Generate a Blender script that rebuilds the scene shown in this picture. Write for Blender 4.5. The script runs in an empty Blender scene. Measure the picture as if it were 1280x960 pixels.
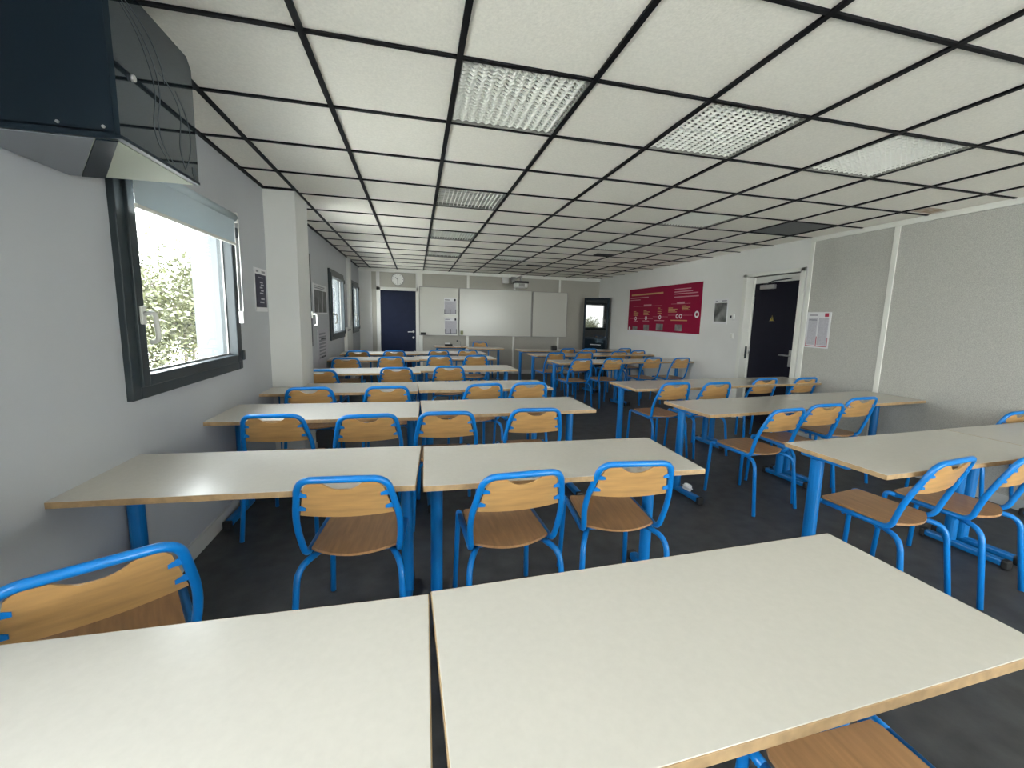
import bpy, bmesh, math, random
from mathutils import Vector, Matrix
random.seed(7)
R = math.radians
SC = bpy.context.scene
COL = SC.collection

# ------------------------------------------------------------------ materials
def mat(name, col, rough=0.5, metal=0.0, spec=0.5, noise=None, bump=None, coat=0.0, col2=None, stretch=None):
    m = bpy.data.materials.new(name); m.use_nodes = True
    nt = m.node_tree; p = nt.nodes['Principled BSDF']
    p.inputs['Base Color'].default_value = (*col, 1)
    p.inputs['Roughness'].default_value = rough
    p.inputs['Metallic'].default_value = metal
    p.inputs['Specular IOR Level'].default_value = spec
    p.inputs['Coat Weight'].default_value = coat
    if noise or bump:
        tc = nt.nodes.new('ShaderNodeTexCoord')
        mp = nt.nodes.new('ShaderNodeMapping')
        if stretch: mp.inputs['Scale'].default_value = stretch
        nt.links.new(tc.outputs['Object'], mp.inputs['Vector'])
    if noise:
        n = nt.nodes.new('ShaderNodeTexNoise'); n.inputs['Scale'].default_value = noise[0]
        n.inputs['Detail'].default_value = 5
        nt.links.new(mp.outputs['Vector'], n.inputs['Vector'])
        r = nt.nodes.new('ShaderNodeValToRGB')
        a = noise[1]
        c2 = col2 if col2 else tuple(min(1, c * (1 + a)) for c in col)
        c1 = tuple(c * (1 - a) for c in col)
        r.color_ramp.elements[0].color = (*c1, 1); r.color_ramp.elements[1].color = (*c2, 1)
        r.color_ramp.elements[0].position = 0.3; r.color_ramp.elements[1].position = 0.7
        nt.links.new(n.outputs['Fac'], r.inputs['Fac'])
        nt.links.new(r.outputs['Color'], p.inputs['Base Color'])
    if bump:
        n2 = nt.nodes.new('ShaderNodeTexNoise'); n2.inputs['Scale'].default_value = bump[0]
        n2.inputs['Detail'].default_value = 3
        nt.links.new(mp.outputs['Vector'], n2.inputs['Vector'])
        b = nt.nodes.new('ShaderNodeBump'); b.inputs['Strength'].default_value = bump[1]
        b.inputs['Distance'].default_value = 0.004
        nt.links.new(n2.outputs['Fac'], b.inputs['Height'])
        nt.links.new(b.outputs['Normal'], p.inputs['Normal'])
    return m

M = dict(
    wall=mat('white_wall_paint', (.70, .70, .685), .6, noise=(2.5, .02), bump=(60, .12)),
    wall_shaded=mat('shaded_white_wall_paint', (.455, .47, .50), .6, noise=(2.5, .02), bump=(60, .12)),  # white wall paint darkened and blued, the window wall's shade put into the colour
    panel=mat('grey_textile_panel', (.44, .435, .405), .8, noise=(220, .22), bump=(180, .5)),
    panelb=mat('beige_wall_panel', (.40, .385, .34), .7, noise=(150, .08)),
    strip=mat('white_strip', (.72, .72, .68), .35),
    ceil=mat('ceiling_tile', (.87, .84, .765), .9, noise=(90, .05), bump=(120, .25)),
    ceilg=mat('grey_ceiling_tile', (.16, .165, .17), .8, noise=(200, .2)),
    bar=mat('black_tee_bar', (.009, .009, .011), .5, spec=.15),
    floor=mat('dark_vinyl_floor', (.055, .055, .057), .45, noise=(9, .35), bump=(140, .15)),
    base=mat('baseboard_paint', (.55, .55, .53), .5),
    blue=mat('blue_enamel', (.004, .195, .60), .28, spec=.5, noise=(4, .06)),
    blued=mat('blue_enamel_table', (.003, .155, .46), .33, noise=(4, .06)),
    black=mat('black_plastic', (.012, .012, .013), .5),
    top=mat('cream_laminate', (.605, .575, .52), .25, noise=(60, .02)),
    edge=mat('wood_edge', (.42, .28, .145), .45, noise=(30, .18)),
    back=mat('plywood_back', (.58, .33, .125), .35, noise=(6, .13), stretch=(1, 1, 9)),
    seat=mat('plywood_seat', (.42, .225, .10), .33, noise=(7, .16), stretch=(9, 1, 1)),
    frame=mat('anthracite_frame', (.022, .032, .038), .4),
    handle=mat('pale_handle', (.62, .62, .58), .35),
    outer=mat('outer_wall_render', (.165, .178, .188), .8),
    navy=mat('navy_door', (.010, .015, .040), .42, spec=.2, noise=(12, .08)),
    dark=mat('dark_door', (.007, .007, .016), .5, spec=.2, noise=(12, .08)),
    steel=mat('brushed_steel', (.55, .55, .55), .3, metal=.9),
    wb=mat('whiteboard_enamel', (.56, .555, .51), .22),
    alu=mat('aluminium', (.30, .30, .29), .4, metal=.4),
    paper=mat('white_paper', (.70, .70, .72), .7),
    lilac=mat('printed_paper', (.48, .47, .52), .7, noise=(90, .12)),
    printnavy=mat('navy_print', (.035, .035, .065), .7),
    ink=mat('dark_ink', (.03, .03, .045), .7),
    grey=mat('grey_ink', (.25, .25, .28), .7),
    red=mat('red_print', (.25, .002, .035), .5, spec=.2),
    gold=mat('gold_print', (.48, .30, .12), .6),
    pink=mat('pink_print', (.50, .25, .28), .6),
    crimson=mat('crimson_ink', (.40, .02, .06), .6),
    cab=mat('black_cabinet', (.008, .016, .026), .45, spec=.2),
    gloss=mat('black_gloss_panel', (.010, .016, .022), .03, spec=.55),
    under=mat('pale_underside', (.52, .56, .46), .7),
    under2=mat('grey_underside', (.30, .32, .35), .7),
    dglass=mat('dark_mirror_glass', (.012, .016, .018), .03, spec=1.0, coat=1.0),
    wire=mat('pale_line', (.07, .085, .095), .5),
    white=mat('white_plastic', (.72, .72, .70), .4),
    louvin=mat('shaded_fitting_interior', (.24, .24, .22), .6),  # interior coloured dark so the unlit cavity shows between the blades
    louv=mat('louver_metal', (.82, .82, .77), .4),
    clockf=mat('clock_face', (.78, .78, .76), .5),
    green=mat('green_sponge', (.28, .30, .16), .8),
    yellow=mat('yellow_sign', (.30, .23, .03), .5),
    stain=mat('brown_stain', (.40, .25, .15), .9, noise=(18, .2), col2=(.62, .55, .46)),
    bounce_ground=mat('pale_bounce_ground', (.47, .465, .44), .95, noise=(3, .15)),  # ground made pale to bounce daylight up onto the ceiling
    bark=mat('tree_bark', (.10, .085, .07), .9, noise=(10, .3)),
    leaf=mat('yellow_green_leaf', (.048, .052, .017), .6, noise=(1.2, .35)),
    leaf2=mat('green_leaf', (.029, .036, .014), .6, noise=(1.2, .35)),
    photo=mat('dark_photo', (.03, .03, .035), .4, noise=(9, .7), col2=(.12, .12, .125)),
    photo2=mat('grey_photo', (.02, .025, .028), .4, noise=(5, .7), col2=(.30, .31, .30)),
)
def glass_mat():
    m = bpy.data.materials.new('window_glass'); m.use_nodes = True
    nt = m.node_tree; nt.nodes.clear()
    o = nt.nodes.new('ShaderNodeOutputMaterial'); mx = nt.nodes.new('ShaderNodeMixShader')
    t = nt.nodes.new('ShaderNodeBsdfTransparent'); g = nt.nodes.new('ShaderNodeBsdfGlossy')
    t.inputs['Color'].default_value = (.93, .96, .95, 1); g.inputs['Roughness'].default_value = .02
    lw = nt.nodes.new('ShaderNodeLayerWeight'); lw.inputs['Blend'].default_value = .5
    pw = nt.nodes.new('ShaderNodeMath'); pw.operation = 'POWER'; pw.inputs[1].default_value = 5
    f = nt.nodes.new('ShaderNodeMath'); f.operation = 'MULTIPLY_ADD'; f.inputs[1].default_value = .6; f.inputs[2].default_value = .03
    nt.links.new(lw.outputs['Facing'], pw.inputs[0]); nt.links.new(pw.outputs[0], f.inputs[0])
    nt.links.new(f.outputs[0], mx.inputs[0]); nt.links.new(t.outputs[0], mx.inputs[1])
    nt.links.new(g.outputs[0], mx.inputs[2]); nt.links.new(mx.outputs[0], o.inputs[0])
    return m
M['glass'] = glass_mat()
M['gloss'].node_tree.nodes['Principled BSDF'].inputs['Specular Tint'].default_value = (.55, .78, 1, 1)
def blind_mat():
    m = bpy.data.materials.new('blind_fabric'); m.use_nodes = True
    nt = m.node_tree; p = nt.nodes['Principled BSDF']
    p.inputs['Base Color'].default_value = (.50, .58, .63, 1); p.inputs['Roughness'].default_value = .8
    tr = nt.nodes.new('ShaderNodeBsdfTranslucent'); tr.inputs['Color'].default_value = (.42, .52, .58, 1)
    mx = nt.nodes.new('ShaderNodeMixShader'); mx.inputs[0].default_value = .12
    nt.links.new(p.outputs[0], mx.inputs[1]); nt.links.new(tr.outputs[0], mx.inputs[2])
    nt.links.new(mx.outputs[0], nt.nodes['Material Output'].inputs[0])
    return m
M['blind'] = blind_mat()

# ------------------------------------------------------------------ mesh helpers
class MB:
    def __init__(s): s.bm = bmesh.new()
    def box(s, x0, x1, y0, y1, z0, z1, bev=0.0):
        r = bmesh.ops.create_cube(s.bm, size=1)
        vs = r['verts']
        for v in vs:
            v.co = Vector(((x0 + x1) / 2 + v.co.x * (x1 - x0), (y0 + y1) / 2 + v.co.y * (y1 - y0), (z0 + z1) / 2 + v.co.z * (z1 - z0)))
        if bev:
            es = {e for v in vs for e in v.link_edges}
            bmesh.ops.bevel(s.bm, geom=list(es), offset=bev, segments=2, affect='EDGES', profile=.5)
        return s
    def prism(s, pts, off):          # planar polygon pts (3D) extruded by vector off
        off = Vector(off)
        a = [s.bm.verts.new(Vector(p)) for p in pts]; b = [s.bm.verts.new(Vector(p) + off) for p in pts]
        s.bm.faces.new(a[::-1]); s.bm.faces.new(b)
        n = len(a)
        for i in range(n):
            s.bm.faces.new([a[i], a[(i + 1) % n], b[(i + 1) % n], b[i]])
        return s
    def tube(s, pts, r, n=10, rx=None):
        pts = [Vector(p) for p in pts]; rings = []
        t = (pts[1] - pts[0]).normalized()
        u = t.orthogonal().normalized()
        for i, p in enumerate(pts):
            if i == 0: t2 = (pts[1] - pts[0]).normalized()
            elif i == len(pts) - 1: t2 = (pts[-1] - pts[-2]).normalized()
            else: t2 = ((pts[i + 1] - p).normalized() + (p - pts[i - 1]).normalized()).normalized()
            u = (u - t2 * u.dot(t2)).normalized(); w = t2.cross(u)
            rings.append([s.bm.verts.new(p + (u * math.cos(a) + w * math.sin(a)) * r) for a in [2 * math.pi * k / n for k in range(n)]])
        for a, b in zip(rings, rings[1:]):
            for k in range(n):
                f = s.bm.faces.new([a[k], a[(k + 1) % n], b[(k + 1) % n], b[k]]); f.smooth = True
        s.bm.faces.new(rings[0][::-1]); s.bm.faces.new(rings[-1])
        return s
    def cyl(s, a, b, r, n=16): return s.tube([a, b], r, n)
    def build(s, name, m, parent=None):
        me = bpy.data.meshes.new(name); bmesh.ops.recalc_face_normals(s.bm, faces=s.bm.faces[:])
        s.bm.to_mesh(me); s.bm.free()
        me.materials.append(M[m] if isinstance(m, str) else m)
        o = bpy.data.objects.new(name, me); COL.objects.link(o)
        if parent: o.parent = parent
        return o
def fillet(pts, r, n=5):
    pts = [Vector(p) for p in pts]; out = [pts[0]]
    for i in range(1, len(pts) - 1):
        rr = r[i - 1] if isinstance(r, (list, tuple)) else r
        p = pts[i]; a = pts[i - 1] - p; b = pts[i + 1] - p
        d = min(rr, a.length * .49, b.length * .49)
        p0 = p + a.normalized() * d; p1 = p + b.normalized() * d
        for k in range(n + 1):
            t = k / n
            out.append(p0 * (1 - t) ** 2 + p * 2 * t * (1 - t) + p1 * t * t)
    out.append(pts[-1]); return out
def tag(o, label, cat, group=None, kind=None):
    o['label'] = label; o['category'] = cat
    if group: o['group'] = group
    if kind: o['kind'] = kind
    return o
def struct(o, label=None):
    o['kind'] = 'structure'
    if label: o['label'] = label
    return o
def thing(name, label, cat, loc=(0, 0, 0), rz=0, group=None):
    o = bpy.data.objects.new(name, None); COL.objects.link(o); o.empty_display_size = .1
    o.location = loc; o.rotation_euler = (0, 0, R(rz))
    return tag(o, label, cat, group)
def dup(root, loc, rz, label):
    def cp(o, par):
        c = o.copy(); COL.objects.link(c); c.parent = par
        for ch in o.children: cp(ch, c)
        return c
    r = cp(root, None); r.location = loc; r.rotation_euler = (0, 0, R(rz)); r['label'] = label
    return r

# ------------------------------------------------------------------ room
XL, XR, YF, YB, H = -.86, 5.16, 8.55, -4.8, 2.5
def wall_holes(name, axis, p0, p1, a0, a1, z0, z1, holes, m):
    """wall slab between p0..p1 on its normal axis, a0..a1 along, with rectangular openings"""
    b = MB()
    def put(u0, u1, w0, w1):
        if u1 - u0 < 1e-4 or w1 - w0 < 1e-4: return
        if axis == 'x': b.box(p0, p1, u0, u1, w0, w1)
        else: b.box(u0, u1, p0, p1, w0, w1)
    cur = a0
    for (u0, u1, w0, w1) in sorted(holes):
        put(cur, u0, z0, z1); put(u0, u1, z0, w0); put(u0, u1, w1, z1); cur = u1
    put(cur, a1, z0, z1)
    return struct(b.build(name, m))
struct(MB().box(XL - .3, XR + .4, YB - .3, YF + .3, -.2, 0).build('floor', 'floor'))
WINS = [(.36, 1.57, 1.04, 2.09), (2.62, 3.77, 1.04, 2.13), (5.0, 6.22, 1.04, 2.09), (7.25, 8.2, 1.06, 2.09), (-2.9, -1.3, .85, 2.2), (-4.65, -3.15, .85, 2.2)]  # last two openings are out of view: one enlarged, one added for daylight
wall_holes('wall_left', 'x', XL - .22, XL, YB, YF + .2, 0, 2.8, WINS, 'wall_shaded')
DOOR2 = (2.50, 3.40, 0, 2.11)
wall_holes('wall_right', 'x', XR, XR + .2, YB, YF + .2, 0, 2.8, [DOOR2], 'wall')
wall_holes('wall_front', 'y', YF, YF + .2, XL, XR, 0, 2.8, [], 'wall')
ADDED_BW = [(2.3, 5.1, .25, 2.35)]  # opening added out of view to brighten the right half of the room
wall_holes('wall_back', 'y', YB - .2, YB, XL, XR, 0, 2.8, ADDED_BW, 'wall')
struct(MB().box(XL - .22, XR + .2, YB - .2, YF + .2, 2.8, 2.95).build('roof_slab', 'wall'))
# corridor behind the open door
struct(MB().box(XR + .2, XR + .24, 2.3, 3.6, -.05, 2.4).build('wall_corridor', 'wall'))
# pillars
PX = -.606
struct(MB().box(XL - .01, PX, 2.295, 2.72, 0, 2.5, .004).build('wall_pillar', 'wall'))
struct(MB().box(XL - .01, XL + .05, 6.75, 7.02, 0, 2.5, .004).build('wall_pilaster', 'wall'))

# ceiling tiles, bars, fixtures
FIX = [(1, 0), (3, 0), (5, 0), (1, 3), (5, 3), (1, 6), (5, 6), (1, 9), (3, 9)]
GREY = [(7, 3)]
xs = [XL] + [.6 * i for i in range(-1, 9)] + [XR]
ys = [YB] + [.6 * j for j in range(-7, 15)] + [YF]
tiles = MB(); gt = MB()
for i in range(len(xs) - 1):
    for j in range(len(ys) - 1):
        ci, cj = i - 2, j - 8
        if (ci, cj) in FIX: continue
        z = 2.506
        (gt if (ci, cj) in GREY else tiles).box(xs[i] + .002, xs[i + 1] - .002, ys[j] + .002, ys[j + 1] - .002, z, z + .016)
struct(tiles.build('ceiling', 'ceil'))
gg = gt.build('vent_grille_panel', 'ceilg')
tag(gg, 'dark grey square panel set in the ceiling above the open doorway', 'ceiling panel')
b = MB()
for x in xs[1:-1]: b.box(x - .0125, x + .0125, YB, YF, 2.496, 2.51)
for y in ys[1:-1]: b.box(XL, XR, y - .0095, y + .0095, 2.4965, 2.51)
b.box(XL, XL + .022, YB, 2.295, 2.490, 2.51); b.box(XL, XL + .022, 2.72, YF, 2.490, 2.51)
b.box(XL, PX + .005, 2.273, 2.295, 2.490, 2.51)
struct(b.build('ceiling_grid', 'bar'))

protoL = {}
def louver_light(i, j, label):
    loc = (.6 * i + .3, .6 * j + .3, 2.5); wavy = j == 0
    if wavy in protoL: return dup(protoL[wavy], loc, 0, label)
    t = thing('ceiling_light', label, 'ceiling light', loc, 0, 'square louvred light fittings in the ceiling')
    h = .287
    m = MB(); m.box(-h, h, -h, h, .085, .092)
    for s in (-1, 1):
        m.box(s * h - .004, s * h + .004, -h, h, .0, .092); m.box(-h, h, s * h - .004, s * h + .004, .0, .092)
    m.build('housing', 'louvin', t)
    m = MB(); n = 19 if wavy else 10                    # cross blades: wavy and scalloped, or plain
    amp = .0042 if wavy else 0.0
    for k in range(n):
        y0 = -.268 + k * .536 / (n - 1); N = 110 if wavy else 1; pa = []
        for q in range(N + 1):
            x = -.283 + .566 * q / N; ph = q / N * 13 * 2 * math.pi
            yy = y0 + amp * math.sin(ph); zz = .004 + .005 * (.5 - .5 * math.sin(ph)) * (1 if wavy else 0) + (0 if wavy else .020)
            pa.append([m.bm.verts.new((x, yy - .0015, zz)), m.bm.verts.new((x, yy + .0015, zz)),
                       m.bm.verts.new((x, yy + .003, zz + .013)), m.bm.verts.new((x, yy - .003, zz + .013))])
        for a, c in zip(pa, pa[1:]):
            for e in range(4): m.bm.faces.new([a[e], a[(e + 1) % 4], c[(e + 1) % 4], c[e]])
    m.build('cross_louver', 'louv', t)
    m = MB(); nl = 13 if wavy else 16; zl = .032 if wavy else .004
    for k in range(nl):
        x0 = -.262 + k * .524 / (nl - 1)
        m.prism([(x0 - .0008, -.282, zl), (x0 + .0008, -.282, zl), (x0 + .002, -.282, zl + .014), (x0 - .002, -.282, zl + .014)], (0, .564, 0))
    m.build('long_louver', 'louv', t)
    for s in (-1, 1): MB().cyl((-.26, s * .13, .066), (.26, s * .13, .066), .013).build('fluorescent_tube', 'white', t)
    protoL[wavy] = t; return t
for (i, j), lb in zip(FIX, [
    'square louvred ceiling light nearest the window wall in the row closest to the camera',
    'middle one of three square louvred ceiling lights in the row closest to the camera',
    'square louvred ceiling light nearest the grey fabric wall in the closest row of three',
    'second louvred ceiling light along the window-side line, level with the window pillar',
    'square louvred ceiling light next to the dark grey ceiling panel near the open door',
    'third louvred ceiling light along the window-side line, above the mid classroom rows',
    'louvred ceiling light looking like a dull tile above the red poster side',
    'last louvred ceiling light along the window-side line, closest to the wall clock',
    'louvred ceiling light closest to the wall-mounted projector']):
    louver_light(i, j, lb)
for k, (x0, x1, y0, y1, lb) in enumerate([(3.27, 3.57, 4.55, 4.70, 'dark slot air vent in the ceiling above the red poster'), (2.6, 2.9, 6.40, 6.54, 'dark slot air vent in the ceiling just before the projector')]):
    t = thing('ceiling_vent', lb, 'air vent', ((x0 + x1) / 2, (y0 + y1) / 2, 2.5), 0, 'slot vents in the ceiling')
    w, d = (x1 - x0) / 2, (y1 - y0) / 2
    m = MB(); m.box(-w, w, -d, d, -.006, .004); m.build('frame', 'frame', t)
    m = MB()
    for q in range(5): m.box(-w + .01, w - .01, -d + .015 + q * (2 * d - .03) / 4 - .004, -d + .015 + q * (2 * d - .03) / 4 + .004, -.012, -.004)
    m.build('slat', 'black', t)
tag(MB().box(4.86, 5.10, 1.02, 1.16, 2.5045, 2.5062).build('water_stain', 'stain'), 'rusty brown damp stain on a ceiling tile above the grey fabric wall', 'stain')

# right wall: grey fabric panels, strips, cornices
ntrim = [0]
def trim(b, m='strip', label=None):
    ntrim[0] += 1
    return struct(b.build('trim_%d' % ntrim[0], m), label)
trim(MB().box(XR - .012, XR + .002, YB, 1.425, 0, 2.45), 'panel', 'grey textile wall panel')
trim(MB().box(XR - .012, XR + .002, 1.475, 2.36, 0, 2.45), 'panel', 'narrow grey textile wall panel')
trim(MB().box(XR - .022, XR, 1.425, 1.475, 0, 2.46, .003))
trim(MB().box(XR - .022, XR, 2.35, 2.40, 0, 2.5, .003))
trim(MB().box(XR - .03, XR, YB, 2.40, 2.45, 2.503, .004))
struct(MB().box(XR - .02, XR, YB, 2.44, 0, .09).box(XR - .02, XR, 3.46, YF, 0, .09).build('baseboard_right', 'base'))
struct(MB().box(XL, XL + .015, YB, 2.295, 0, .10).box(XL, XL + .015, 2.72, YF, 0, .10).box(XL, PX + .012, 2.283, 2.295, 0, .1).box(PX, PX + .012, 2.283, 2.72, 0, .1).build('baseboard_left', 'base'))
struct(MB().box(.45, XR, YF - .015, YF, 0, .10).build('baseboard_front', 'base'))
# front wall panels
trim(MB().box(.58, 1.64, YF - .012, YF, .1, 2.44), 'panelb'); trim(MB().box(1.70, 2.82, YF - .012, YF, .1, 2.44), 'panelb')
trim(MB().box(2.87, 4.02, YF - .012, YF, .1, 2.44), 'panelb'); trim(MB().box(4.07, XR, YF - .012, YF, .1, 2.44), 'panelb')
trim(MB().box(-.40, .42, YF - .012, YF, 2.07, 2.42), 'panelb', 'beige panel above the navy door')
trim(MB().box(-.58, -.48, YF - .012, YF, 0, 2.42), 'panelb')
for x0, x1 in ((1.64, 1.70), (2.82, 2.87), (4.02, 4.07), (.46, .58)): trim(MB().box(x0, x1, YF - .022, YF, 0, 2.44, .003))
trim(MB().box(XL, XR, YF - .035, YF, 2.43, 2.505, .004))
# doors
def door_front():
    t = MB().box(-.39, .42, YF - .02, YF + .02, 0.01, 2.005, .003).build('door_1', 'navy'); struct(t, 'navy blue flush door')
    m = MB(); m.box(-.47, -.39, YF - .03, YF, 0, 2.08, .003); m.box(.42, .48, YF - .03, YF, 0, 2.08, .003); m.box(-.47, .48, YF - .03, YF, 2.005, 2.08, .003)
    m.build('door_frame', 'strip', t)
    m = MB(); m.tube(fillet([(.36, YF - .02, 1.04), (.36, YF - .07, 1.04), (.23, YF - .07, 1.035)], .02), .011); m.cyl((.36, YF - .02, 1.04), (.36, YF - .03, 1.04), .026)
    m.build('door_handle', 'steel', t)
    m = MB(); m.cyl((.36, YF - .02, .90), (.36, YF - .032, .90), .026); m.build('lock', 'steel', t)
    m = MB()
    for z in (.3, 1.0, 1.75): m.cyl((-.395, YF - .028, z - .05), (-.395, YF - .028, z + .05), .009)
    m.build('hinge', 'steel', t)
door_front()
def door_side():
    y0, y1, zt = 2.50, 3.40, 2.11
    x = XR + .11
    t = MB().box(x, x + .045, y0 + .06, y1 - .045, .01, 2.02, .003).build('door_2', 'dark'); struct(t, 'dark navy door set back in the right wall')
    m = MB()
    for (a, c, e, f) in ((y0 - .06, y0 + .01, 0, zt + .05), (y1 - .01, y1 + .06, 0, zt + .05)): m.box(XR - .018, XR + .2, a, c, e, f, .003)
    m.box(XR - .018, XR + .2, y0 - .06, y1 + .06, zt, zt + .05, .003)
    m.box(x - .01, x + .07, y0, y0 + .06, 0, zt); m.box(x - .01, x + .07, y1 - .045, y1, 0, zt); m.box(x + .0, x + .07, y0, y1, 2.02, zt)
    m.build('door_frame', 'strip', t)
    m = MB(); m.box(x - .05, x, 2.98, 3.22, 1.93, 1.99, .006); m.build('closer_body', 'steel', t)
    m = MB(); m.tube([(x - .04, 3.14, 1.995), (x - .09, 2.95, 2.03), (x - .03, 2.72, 2.05)], .008); m.cyl((x - .04, 3.14, 1.99), (x - .04, 3.14, 2.01), .018); m.build('closer_arm', 'frame', t)
    m = MB(); m.tube(fillet([(x, 2.64, 1.03), (x - .06, 2.64, 1.03), (x - .06, 2.77, 1.03)], .02), .011); m.box(x - .008, x, 2.615, 2.665, .88, 1.10, .003); m.build('door_handle', 'steel', t)
    m = MB()
    for z in (.35, 1.05, 1.78): m.cyl((x - .008, y1 - .05, z - .05), (x - .008, y1 - .05, z + .05), .010)
    m.build('hinge', 'steel', t)
    m = MB(); m.box(XR + .06, XR + .09, y1 - .018, y1 - .009, .92, 1.10); m.build('strike_plate', 'frame', t)
    m = MB(); yc, zc = 3.0, 1.52
    m.prism([(x - .002, yc - .048, zc - .04), (x - .002, yc + .048, zc - .04), (x - .002, yc, zc + .044)], (-.002, 0, 0)); s = m.build('warning_sign', 'yellow', t)
    m = MB()
    for k in range(3):
        a, c = [((yc - .042, zc - .036), (yc + .042, zc - .036)), ((yc + .042, zc - .036), (yc, zc + .036)), ((yc, zc + .036), (yc - .042, zc - .036))][k]
        m.tube([(x - .005, a[0], a[1]), (x - .005, c[0], c[1])], .004, 6)
    m.prism([(x - .004, yc - .004, zc - .028), (x - .004, yc + .010, zc - .002), (x - .004, yc + .001, zc - .002), (x - .004, yc + .006, zc + .022), (x - .004, yc - .010, zc - .008), (x - .004, yc, zc - .008)], (-.002, 0, 0))
    m.build('sign_symbol', 'ink', s)
door_side()

# windows in the left wall
def window(n, y0, y1, z0, z1, hs, label):
    xi, xo = XL + .028, XL - .06
    m = MB(); f = .06
    a0, a1, c0, c1 = y0 - .02, y1 + .02, z0 - .02, z1 + .02
    m.box(xo, xi, a0, a0 + f, c0, c1, .004); m.box(xo, xi, a1 - f, a1, c0, c1, .004)
    m.box(xo, xi, a0 + f, a1 - f, c0, c0 + f, .004); m.box(xo, xi, a0 + f, a1 - f, c1 - f, c1, .004)
    t = struct(m.build('window_%d' % n, 'frame'), label)
    g = .055; x0, x1 = xo + .005, xi + .014
    b0, b1, d0, d1 = a0 + f - .004, a1 - f + .004, c0 + f - .004, c1 - f + .004
    m = MB(); m.box(x0, x1, b0, b0 + g, d0, d1, .005); m.box(x0, x1, b1 - g, b1, d0, d1, .005)
    m.box(x0, x1, b0 + g, b1 - g, d0, d0 + g, .005); m.box(x0, x1, b0 + g, b1 - g, d1 - g, d1, .005)
    s = m.build('sash', 'frame', t)
    m = MB(); m.box(xo + .03, xo + .036, b0 + g - .008, b1 - g + .008, d0 + g - .008, d1 - g + .008); m.build('pane', 'glass', t)
    m = MB()                                   # bright aluminium glazing bead
    for q in (b0 + g, b1 - g - .010): m.box(xo + .036, xo + .045, q, q + .010, d0 + g, d1 - g)
    for q in (d0 + g, d1 - g - .010): m.box(xo + .036, xo + .045, b0 + g, b1 - g, q, q + .010)
    m.build('glazing_bead', 'alu', t)
    yh = b0 + g / 2 if hs < 0 else b1 - g / 2
    dz = 1.42
    m = MB(); m.box(x1, x1 + .012, yh - .017, yh + .017, dz - .05, dz + .035, .004)
    m.tube(fillet([(x1 + .01, yh, dz), (x1 + .055, yh, dz + .004), (x1 + .06, yh, dz - .125), (x1 + .028, yh, dz - .135)], [.02, .03], 5), .0105)
    m.build('handle', 'handle', t)
    m = MB()
    for z in (c0 + .10, c1 - .12): m.box(xi, xi + .022, (a1 - .035 if hs < 0 else a0 + .005), (a1 - .005 if hs < 0 else a0 + .035), z - .035, z + .035, .005)
    m.build('hinge', 'frame', t)
    # outer reveal and sill
    m = MB(); m.box(XL - .25, XL - .06, y1 - .002, y1 + .012, z0, z1); m.box(XL - .25, XL - .06, y0 - .012, y0 + .002, z0, z1)
    m.box(XL - .26, XL - .06, y0, y1, z0 - .012, z0 + .004); m.build('outer_reveal', 'outer', t)
    return t
hsides = [-1, 1, -1, -1, -1, -1]
lbls = ['dark framed window with a pale handle and half-rolled blind above', 'window mostly hidden behind the pillar, only one dark stile and handle seen', 'dark framed window between the notices and the pilaster', 'dark framed window closest to the front wall', 'window beside the camera', 'unseen window added behind the camera for more daylight']
for n, w in enumerate(WINS): window(n + 1, *w, hsides[n], lbls[n])
for n, (x0, x1, z0, z1) in enumerate(ADDED_BW):
    m = MB(); f = .06
    for (a, c, e, g) in ((x0, x0 + f, z0, z1), (x1 - f, x1, z0, z1), (x0, x1, z0, z0 + f), (x0, x1, z1 - f, z1), ((x0 + x1) / 2 - .03, (x0 + x1) / 2 + .03, z0, z1)): m.box(a, c, YB - .1, YB - .03, e, g)
    t = struct(m.build('window_%d' % (7 + n), 'frame'))  # unseen back window, added for its light
    m = MB(); m.box(x0 + f, x1 - f, YB - .07, YB - .064, z0 + f, z1 - f); m.build('pane', 'glass', t)

# roller blind of the first window
t = thing('roller_blind', 'pale blue grey roller blind rolled down a little over the large nearby window', 'blind', (XL + .03, .965, 2.1))
m = MB(); m.cyl((.035, -.60, -.025), (.035, .50, -.025), .028, 18); m.build('roller_tube', 'blind', t)
m = MB(); m.box(.048, .0495, -.585, .47, -.20, -.02); m.build('fabric', 'blind', t)
m = MB(); m.box(.042, .056, -.585, .47, -.215, -.197, .003); m.build('bottom_bar', 'handle', t)
m = MB(); m.box(.0, .06, .50, .512, -.06, .01, .004); m.box(.0, .06, -.612, -.60, -.06, .01, .004); m.build('bracket', 'white', t)
m = MB(); m.tube(fillet([(.062, .506, -.03), (.062, .506, -.66), (.048, .506, -.685), (.038, .506, -.66), (.038, .506, -.03)], [.02, .01, .02]), .0028, 6); m.build('bead_chain', 'white', t)
m = MB(); m.box(.034, .062, .499, .513, -.745, -.66, .004); m.build('chain_weight', 'white', t)

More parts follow.
